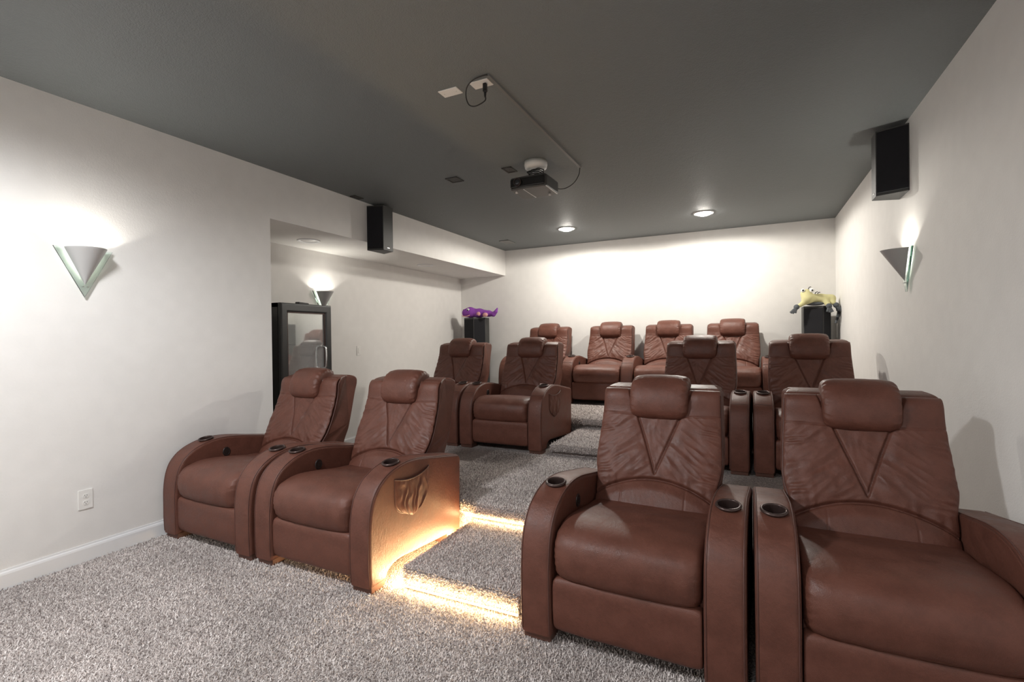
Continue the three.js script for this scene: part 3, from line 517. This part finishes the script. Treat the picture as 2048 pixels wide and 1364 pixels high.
// ------------------------------------------------------------------ projector and ceiling fittings
{
  const p = thing('projector', 'black ceiling projector hanging below a white round mount', 'projector', [-1.58, 2.5, -3.72]);
  const s = new THREE.Shape(); const w = 0.163, d = 0.142, r = 0.03;
  s.moveTo(-w + r, -d); s.lineTo(w - r, -d); s.quadraticCurveTo(w, -d, w, -d + r); s.lineTo(w - 0.004, d - r); s.quadraticCurveTo(w - 0.006, d, w - r, d + 0.004); s.lineTo(0, d + 0.012); s.lineTo(-w + r, d + 0.004); s.quadraticCurveTo(-w + 0.006, d, -w + 0.004, d - r); s.lineTo(-w, -d + r); s.quadraticCurveTo(-w, -d, -w + r, -d);
  const g = new THREE.ExtrudeGeometry(s, { depth: 0.075, bevelEnabled: true, bevelSize: 0.008, bevelThickness: 0.012, bevelOffset: -0.008, bevelSegments: 4 }); g.rotateX(-Math.PI / 2); g.scale(1, 1, -1); { const ix = g.attributes.position; for (let i = 0; i < ix.count; i += 3) { for (const k of ['position', 'normal', 'uv']) { const a = g.attributes[k]; const n = a.itemSize; for (let q = 0; q < n; q++) { const t = a.array[(i + 1) * n + q]; a.array[(i + 1) * n + q] = a.array[(i + 2) * n + q]; a.array[(i + 2) * n + q] = t; } } } }
  g.translate(0, 0.012, 0); mesh('housing', g, M.projector, p);
  mesh('front_panel', rbox(-0.148, 0.148, 0.010, 0.086, 0.12, 0.158, 0.012, 3), M.projectorFront, p);
  const ln = new THREE.CylinderGeometry(0.031, 0.034, 0.03, 36); ln.rotateX(Math.PI / 2); ln.translate(-0.075, 0.05, 0.163); const lens = mesh('lens_barrel', ln, M.projectorFront, p);
  const lg = new THREE.SphereGeometry(0.027, 24, 12, 0, 6.2832, 0, 0.9); lg.rotateX(Math.PI / 2); lg.scale(1, 1, 0.5); lg.translate(-0.075, 0.05, 0.170); mesh('lens', lg, M.lens, lens);
  const rg = new THREE.TorusGeometry(0.031, 0.0025, 8, 40); rg.translate(-0.075, 0.05, 0.178); mesh('lens_ring', rg, M.bronze, lens);
  mesh('panel_line', rbox(-0.045, -0.038, -0.003, 0.004, -0.13, 0.13, 0.001, 1), M.badge, p);
  mesh('panel_line', rbox(0.150, 0.156, -0.001, 0.006, -0.12, 0.13, 0.001, 1), M.badge, p);
  for (const [x, z] of [[0.10, -0.09], [-0.12, 0.09]]) { const f = new THREE.CylinderGeometry(0.009, 0.011, 0.014, 16); f.translate(x, -0.005, z); mesh('adjusting_foot', f, M.mount, p); }
  const pl = new THREE.LatheGeometry([[0, 0.23], [0.092, 0.23], [0.094, 0.20], [0.088, 0.175], [0.060, 0.168], [0.032, 0.165], [0.028, 0.13], [0.026, 0.11], [0.045, 0.105], [0.05, 0.097], [0, 0.097]].map((q) => new THREE.Vector2(...q)), 48); pl.translate(0.04, 0, 0.06); mesh('ceiling_mount', pl, M.mount, p).userData.label = 'round white ceiling mount';
  const coil = []; for (let i = 0; i <= 90; i++) { const a = i / 90 * 2 * Math.PI * 3.4; const rr = 0.060 + 0.012 * Math.sin(i * 0.7) + 0.006 * Math.sin(i * 1.9); coil.push([0.045 + rr * Math.cos(a), 0.150 - 0.022 * i / 90 + 0.016 * Math.sin(a * 0.9 + 0.4) - 0.012, 0.06 + rr * Math.sin(a)]); }
  mesh('cable_coil', tube(coil, 0.0042, 260, 7), M.cable, p);
  mesh('power_cable', tube([[0.12, 0.05, -0.12], [0.20, 0.045, -0.155], [0.275, 0.09, -0.19], [0.315, 0.16, -0.21], [0.325, 0.222, -0.215]], 0.0035, 40, 7), M.cable, p);
}
tag(mesh('cable_raceway', (() => { const g = new THREE.ExtrudeGeometry(new THREE.Shape([[-0.012, 0], [-0.010, -0.012], [0.010, -0.012], [0.012, 0]].map((q) => new THREE.Vector2(...q))), { depth: 1.615, bevelEnabled: false }); g.translate(-1.255, HC, -3.94); return g; })(), M.raceway), 'long grey cable cover running along the ceiling to the projector', 'cable cover');
{
  const a = thing('ceiling_plate', 'blank white cover plate on the ceiling, without a cable', 'wall plate', [-1.538, HC, -2.396]);
  mesh('plate', rbox(-0.0615, 0.0615, -0.006, 0, -0.0375, 0.0375, 0.002, 2), M.plate, a);
  for (const x of [-0.04, 0.04]) { const sc = new THREE.CylinderGeometry(0.003, 0.003, 0.002, 10); sc.translate(x, -0.0065, 0); mesh('screw', sc, M.badge, a); }
  const b = thing('ceiling_plate', 'white ceiling outlet plate with a black plug in it', 'wall plate', [-1.333, HC, -2.397]);
  mesh('plate', rbox(-0.0585, 0.0585, -0.006, 0, -0.0375, 0.0375, 0.002, 2), M.plate, b);
  const c = thing('power_lead', 'black power lead looping from the ceiling plug to the raceway', 'cable', [-1.31, HC, -2.397]);
  mesh('plug', join([rbox(-0.011, 0.011, -0.055, -0.006, -0.011, 0.011, 0.005, 3), (() => { const g = new THREE.CylinderGeometry(0.008, 0.005, 0.03, 12); g.translate(0, -0.068, 0); return g; })()]), M.cable, c);
  mesh('cord', tube([[0, -0.075, 0], [0.004, -0.10, 0.004], [-0.02, -0.125, 0.02], [-0.055, -0.135, 0.03], [-0.088, -0.118, 0.03], [-0.10, -0.075, 0.04], [-0.085, -0.035, 0.055], [-0.04, -0.013, 0.07], [0.02, -0.008, 0.078], [0.055, -0.007, 0.076]], 0.0034, 90, 7), M.cable, c);
}
function ceilingPlate(x, z, w, d, label) {
  const t = thing('ceiling_grille', label, 'vent', [x, HC, z]);
  mesh('frame', join([rbox(-w / 2, w / 2, -0.008, 0, -d / 2, -d / 2 + 0.012, 0.002, 1), rbox(-w / 2, w / 2, -0.008, 0, d / 2 - 0.012, d / 2, 0.002, 1), rbox(-w / 2, -w / 2 + 0.012, -0.008, 0, -d / 2, d / 2, 0.002, 1), rbox(w / 2 - 0.012, w / 2, -0.008, 0, -d / 2, d / 2, 0.002, 1)]), M.ventDark, t);
  mesh('cover', box(-w / 2 + 0.01, w / 2 - 0.01, -0.004, 0, -d / 2 + 0.01, d / 2 - 0.01), M.ventDark, t);
}
ceilingPlate(-2.36, -3.725, 0.12, 0.13, 'small dark square ceiling plate left of the projector');
ceilingPlate(-1.81, -3.725, 0.09, 0.13, 'small dark square ceiling plate just beside the projector');
ceilingPlate(-3.51, -3.72, 0.07, 0.12, 'small dark ceiling plate above the soffit speaker');
{
  const t = thing('air_vent', 'grey slotted air vent in the ceiling corner near the soffit', 'vent', [-3.205, HC, -6.485]);
  mesh('frame', join([rbox(-0.075, -0.055, -0.010, 0, -0.12, 0.12, 0.002, 1), rbox(0.055, 0.075, -0.010, 0, -0.12, 0.12, 0.002, 1), rbox(-0.075, 0.075, -0.010, 0, -0.12, -0.10, 0.002, 1), rbox(-0.075, 0.075, -0.010, 0, 0.10, 0.12, 0.002, 1)]), M.raceway, t);
  for (let i = 0; i < 6; i++) { const g = new THREE.BoxGeometry(0.016, 0.002, 0.21); const m = mesh('slat', g, M.raceway, t); m.position.set(-0.045 + i * 0.018, -0.006, 0); m.rotation.z = 0.6; }
  mesh('duct_backing', box(-0.06, 0.06, -0.001, 0, -0.105, 0.105), M.ventDark, t);
}

// ------------------------------------------------------------------ wall plates
{
  const o = thing('power_outlet', 'white duplex power outlet low on the left wall', 'outlet', [XL, 0.37, -1.495], Math.PI / 2);
  mesh('cover_plate', rbox(-0.036, 0.036, -0.058, 0.058, 0, 0.006, 0.002, 2), M.plate, o);
  for (const y of [-0.02, 0.02]) {
    const f = mesh('receptacle', (() => { const g = new THREE.CylinderGeometry(0.0155, 0.0155, 0.003, 24); g.rotateX(Math.PI / 2); g.scale(1, 0.85, 1); g.translate(0, y, 0.0068); return g; })(), M.plate, o);
    mesh('slots', join([box(-0.0065, -0.0045, y + 0.001, y + 0.008, 0.008, 0.0088), box(0.0045, 0.0065, y + 0.001, y + 0.008, 0.008, 0.0088), (() => { const g = new THREE.CylinderGeometry(0.0022, 0.0022, 0.0008, 10); g.rotateX(Math.PI / 2); g.translate(0, y - 0.006, 0.0084); return g; })()]), M.ventDark, f);
  }
  for (const [z, l] of [[-4.688, 'white light switch on the alcove wall beside the cooler'], [-6.52, 'white light switch on the alcove wall near the back corner']]) {
    const s = thing('light_switch', l, 'switch', [XA, 1.165, z], Math.PI / 2);
    mesh('cover_plate', rbox(-0.036, 0.036, -0.06, 0.06, 0, 0.006, 0.002, 2), M.plate, s);
    mesh('rocker', rbox(-0.016, 0.016, -0.033, 0.033, 0.004, 0.010, 0.002, 2), M.plate, s);
  }
}

// ------------------------------------------------------------------ glass-door cooler in the alcove (local: door faces +x)
{
  const f = thing('beverage_cooler', 'tall black beverage cooler with a framed glass door in the alcove', 'cooler', [-3.85, 0, -3.395]);
  const D = 0.54, W = 0.30, H = 1.655;
  mesh('cabinet', join([box(-D, -0.05, 0.02, H, -W, -W + 0.03), box(-D, -0.05, 0.02, H, W - 0.03, W), box(-D, -0.05, H - 0.04, H, -W, W), box(-D, -0.05, 0.02, 0.12, -W, W), box(-D, -D + 0.03, 0.02, H, -W, W)]), M.fridge, f);
  mesh('liner', join([box(-D + 0.03, -0.055, 0.12, H - 0.04, -W + 0.03, -W + 0.036), box(-D + 0.03, -0.055, 0.12, H - 0.04, W - 0.036, W - 0.03), box(-D + 0.03, -D + 0.036, 0.12, H - 0.04, -W + 0.03, W - 0.03), box(-D + 0.03, -0.055, H - 0.046, H - 0.04, -W + 0.03, W - 0.03), box(-D + 0.03, -0.055, 0.12, 0.126, -W + 0.03, W - 0.03)]), M.fridgeInner, f);
  for (const y of [0.42, 0.70, 0.98, 1.26]) { const bars = []; for (let i = 0; i < 14; i++) { const z = -W + 0.05 + i * (2 * W - 0.10) / 13; bars.push(box(-D + 0.04, -0.08, y, y + 0.004, z - 0.002, z + 0.002)); } bars.push(box(-0.084, -0.078, y - 0.004, y + 0.010, -W + 0.04, W - 0.04)); mesh('shelf', join(bars), M.chrome, f); }
  const doorShape = new THREE.Shape([[-W, 0.10], [W, 0.10], [W, H], [-W, H]].map((q) => new THREE.Vector2(...q)));
  doorShape.holes.push(new THREE.Path([[-W + 0.072, 0.20], [-W + 0.072, H - 0.082], [W - 0.072, H - 0.082], [W - 0.072, 0.20]].map((q) => new THREE.Vector2(...q))));
  const dg = new THREE.ExtrudeGeometry(doorShape, { depth: 0.026, bevelEnabled: true, bevelSize: 0.014, bevelThickness: 0.012, bevelOffset: -0.014, bevelSegments: 4 }); dg.rotateY(Math.PI / 2); dg.translate(-0.038, 0, 0);
  const door = mesh('door', dg, M.fridgeFrame, f);
  mesh('glass_pane', box(-0.032, -0.026, 0.19, H - 0.08, -W + 0.07, W - 0.07), M.pane, door);
  mesh('handle', tube([[-0.004, 1.02, -W + 0.115], [0.03, 1.03, -W + 0.115], [0.04, 1.06, -W + 0.115], [0.04, 1.20, -W + 0.115], [0.03, 1.235, -W + 0.115], [-0.01, 1.245, -W + 0.115]], 0.008, 40, 10), M.chrome, door).userData.label = 'bright curved metal handle';
  mesh('inner_trim', join([box(-0.03, -0.012, 0.19, H - 0.078, -W + 0.072, -W + 0.082), box(-0.03, -0.012, 0.19, H - 0.078, W - 0.082, W - 0.072), box(-0.03, -0.012, H - 0.092, H - 0.082, -W + 0.072, W - 0.072)]), M.bronze, door);
  for (const [x, z] of [[-0.08, W - 0.05], [-0.08, -W + 0.05], [-D + 0.05, W - 0.05], [-D + 0.05, -W + 0.05]]) { const g = new THREE.CylinderGeometry(0.018, 0.02, 0.022, 14); g.translate(x, 0.011, z); mesh('foot', g, M.plasticBlack, f); }
  const r = tag(mesh('remote_control', rbox(-0.022, 0.022, 0, 0.018, -0.09, 0.09, 0.006, 3), M.plasticBlack), 'flat black remote lying on top of the cooler', 'remote'); r.position.set(-3.93, H + 0.001, -3.40); r.rotation.y = 0.35;
}

// ------------------------------------------------------------------ plush toys (one smooth body each)
function capsuleField(res, size, center, bones, k) {
  const mc = new MarchingCubes(res, M.purple, false, false, 200000); mc.isolation = 0; mc.reset ? mc.reset() : 0;
  const half = size / 2; const f = mc.field; const n = res;
  for (let z = 0; z < n; z++) for (let y = 0; y < n; y++) for (let x = 0; x < n; x++) {
    const px = center[0] + (x - n / 2) / (n / 2) * half, py = center[1] + (y - n / 2) / (n / 2) * half, pz = center[2] + (z - n / 2) / (n / 2) * half;
    let d = 1e9;
    for (const [a, b, ra, rb] of bones) {
      const bx = b[0] - a[0], by = b[1] - a[1], bz = b[2] - a[2]; const L2 = bx * bx + by * by + bz * bz || 1e-9;
      let t = ((px - a[0]) * bx + (py - a[1]) * by + (pz - a[2]) * bz) / L2; t = Math.max(0, Math.min(1, t));
      const q = Math.hypot(px - a[0] - bx * t, py - a[1] - by * t, pz - a[2] - bz * t) - (ra + (rb - ra) * t);
      const h = Math.max(k - Math.abs(d - q), 0) / k; d = Math.min(d, q) - h * h * k * 0.25;
    }
    f[x + y * n + z * n * n] = -d;
  }
  mc.update(); const c = mc.count !== undefined ? mc.count : mc.geometry.drawRange.count;
  const P = new Float32Array(mc.positionArray.slice(0, c * 3)), N = new Float32Array(mc.normalArray.slice(0, c * 3));
  for (let i = 0; i < c; i++) for (let q = 0; q < 3; q++) P[3 * i + q] = center[q] + P[3 * i + q] * half;
  const g = new THREE.BufferGeometry(); g.setAttribute('position', new THREE.BufferAttribute(P, 3)); g.setAttribute('normal', new THREE.BufferAttribute(N, 3));
  g.setAttribute('uv', new THREE.BufferAttribute(new Float32Array(c * 2), 2)); return g;
}
{
  const p = thing('plush_toy', 'purple plush lizard with raised tail lying on the left tower speaker', 'plush toy', [-3.95, 1.6365, -6.86]);
  mesh('body', capsuleField(64, 0.80, [0.12, 0.09, 0], [
    [[-0.10, 0.090, 0.05], [-0.16, 0.080, 0.07], 0.085, 0.070], [[-0.10, 0.08, 0.05], [0.05, 0.074, 0.0], 0.072, 0.068], [[0.05, 0.074, 0], [0.22, 0.06, 0.0], 0.068, 0.045],
    [[0.22, 0.06, 0], [0.31, 0.045, 0.02], 0.045, 0.032], [[0.31, 0.045, 0.02], [0.36, 0.085, 0.03], 0.032, 0.022], [[0.36, 0.085, 0.03], [0.385, 0.135, 0.03], 0.022, 0.012], [[0.02, 0.045, 0.05], [0.08, 0.04, 0.10], 0.035, 0.026], [[0.16, 0.05, 0.03], [0.20, 0.036, 0.09], 0.036, 0.03]], 0.03), M.purple, p);
  const blob = (r, x, y, z, sx, sy, sz, mat, n) => { const g = new THREE.SphereGeometry(r, 20, 14); g.scale(sx, sy, sz); g.translate(x, y, z); return mesh(n, g, mat, p); };
  blob(0.034, 0.085, 0.055, 0.105, 1, 1, 0.7, M.pink, 'paw'); blob(0.040, 0.205, 0.036, 0.10, 1.1, 0.85, 0.7, M.pink, 'paw');
  blob(0.030, -0.098, 0.118, 0.115, 1, 1, 0.6, M.eyeWhite, 'eye'); blob(0.012, -0.100, 0.120, 0.132, 1, 1, 0.6, M.darkPlush, 'pupil'); blob(0.011, -0.195, 0.125, 0.10, 1, 1, 1, M.darkPlush, 'nostril');
  mesh('mouth', tube([[-0.215, 0.035, 0.11], [-0.17, 0.022, 0.145], [-0.11, 0.022, 0.138], [-0.07, 0.04, 0.115]], 0.007, 24, 7), M.pink, p);
}
{
  const p = thing('plush_toy', 'pale yellow plush creature with grey paws and striped tail on the right tower speaker', 'plush toy', [0.72, 1.636, -6.86]);
  mesh('body', capsuleField(64, 0.72, [0.02, 0.06, 0.02], [
    [[-0.09, 0.145, 0.06], [-0.075, 0.09, 0.08], 0.060, 0.066], [[-0.05, 0.09, 0.05], [0.06, 0.085, 0.02], 0.058, 0.055], [[0.06, 0.085, 0.02], [0.17, 0.085, 0.0], 0.055, 0.048],
    [[-0.09, 0.06, 0.08], [-0.16, 0.01, 0.10], 0.032, 0.024], [[0.10, 0.07, 0.04], [0.13, 0.0, 0.10], 0.036, 0.026], [[0.17, 0.08, 0], [0.185, 0.03, 0.06], 0.036, 0.026]], 0.025), M.yellow, p);
  const blob = (r, x, y, z, sx, sy, sz, mat, n) => { const g = new THREE.SphereGeometry(r, 18, 12); g.scale(sx, sy, sz); g.translate(x, y, z); return mesh(n, g, mat, p); };
  blob(0.023, -0.125, 0.185, 0.10, 1, 1, 0.8, M.eyeWhite, 'eye'); blob(0.026, -0.035, 0.183, 0.11, 1, 1, 0.8, M.eyeWhite, 'eye');
  blob(0.010, -0.127, 0.187, 0.119, 1, 1, 0.6, M.darkPlush, 'pupil'); blob(0.010, -0.033, 0.182, 0.131, 1, 1, 0.6, M.darkPlush, 'pupil');
  const hand = (x, y, z, dir) => join([[0, 1.0], [0.5, 0.95], [-0.5, 0.9]].map(([a, s]) => tube([[x, y, z], [x + dir * 0.03 * s + a * 0.02, y - 0.03, z + 0.01], [x + dir * 0.055 * s + a * 0.05, y - 0.075 * s, z + 0.012]], 0.0155, 14, 8)).concat([(() => { const g = new THREE.SphereGeometry(0.032, 16, 12); g.translate(x + dir * 0.01, y, z); return g; })()]));
  mesh('paw', hand(-0.185, -0.01, 0.115, -1), M.greyPlush, p); mesh('paw', hand(0.13, -0.01, 0.125, 0.2), M.greyPlush, p); mesh('paw', hand(0.20, 0.0, 0.07, 1), M.greyPlush, p);
  mesh('belly', (() => { const g = new THREE.SphereGeometry(0.05, 20, 12); g.scale(1.9, 0.45, 1); g.translate(0.0, 0.025, 0.06); return g; })(), M.greyPlush, p);
  const tc = new THREE.CatmullRomCurve3([[0.18, 0.03, 0.05], [0.222, -0.03, 0.06], [0.236, -0.09, 0.06], [0.222, -0.15, 0.06], [0.205, -0.21, 0.06]].map((q) => new THREE.Vector3(...q)));
  for (let i = 0; i < 7; i++) { const c = new THREE.CatmullRomCurve3([0, 0.5, 1].map((t) => tc.getPoint((i + t) / 7))); mesh('tail_band', new THREE.TubeGeometry(c, 6, 0.019 - 0.001 * i, 10, false), i % 2 ? M.darkPlush : M.greyPlush, p); }
  for (const [x, y, z] of [[0.0, 0.155, 0.05], [0.025, 0.15, 0.045], [-0.07, 0.215, 0.08]]) mesh('hair_tuft', tube([[x, y - 0.015, z], [x + 0.012, y + 0.008, z], [x + 0.03, y + 0.012, z]], 0.0045, 10, 6), M.darkPlush, p);
}

renderer.render(scene, camera);
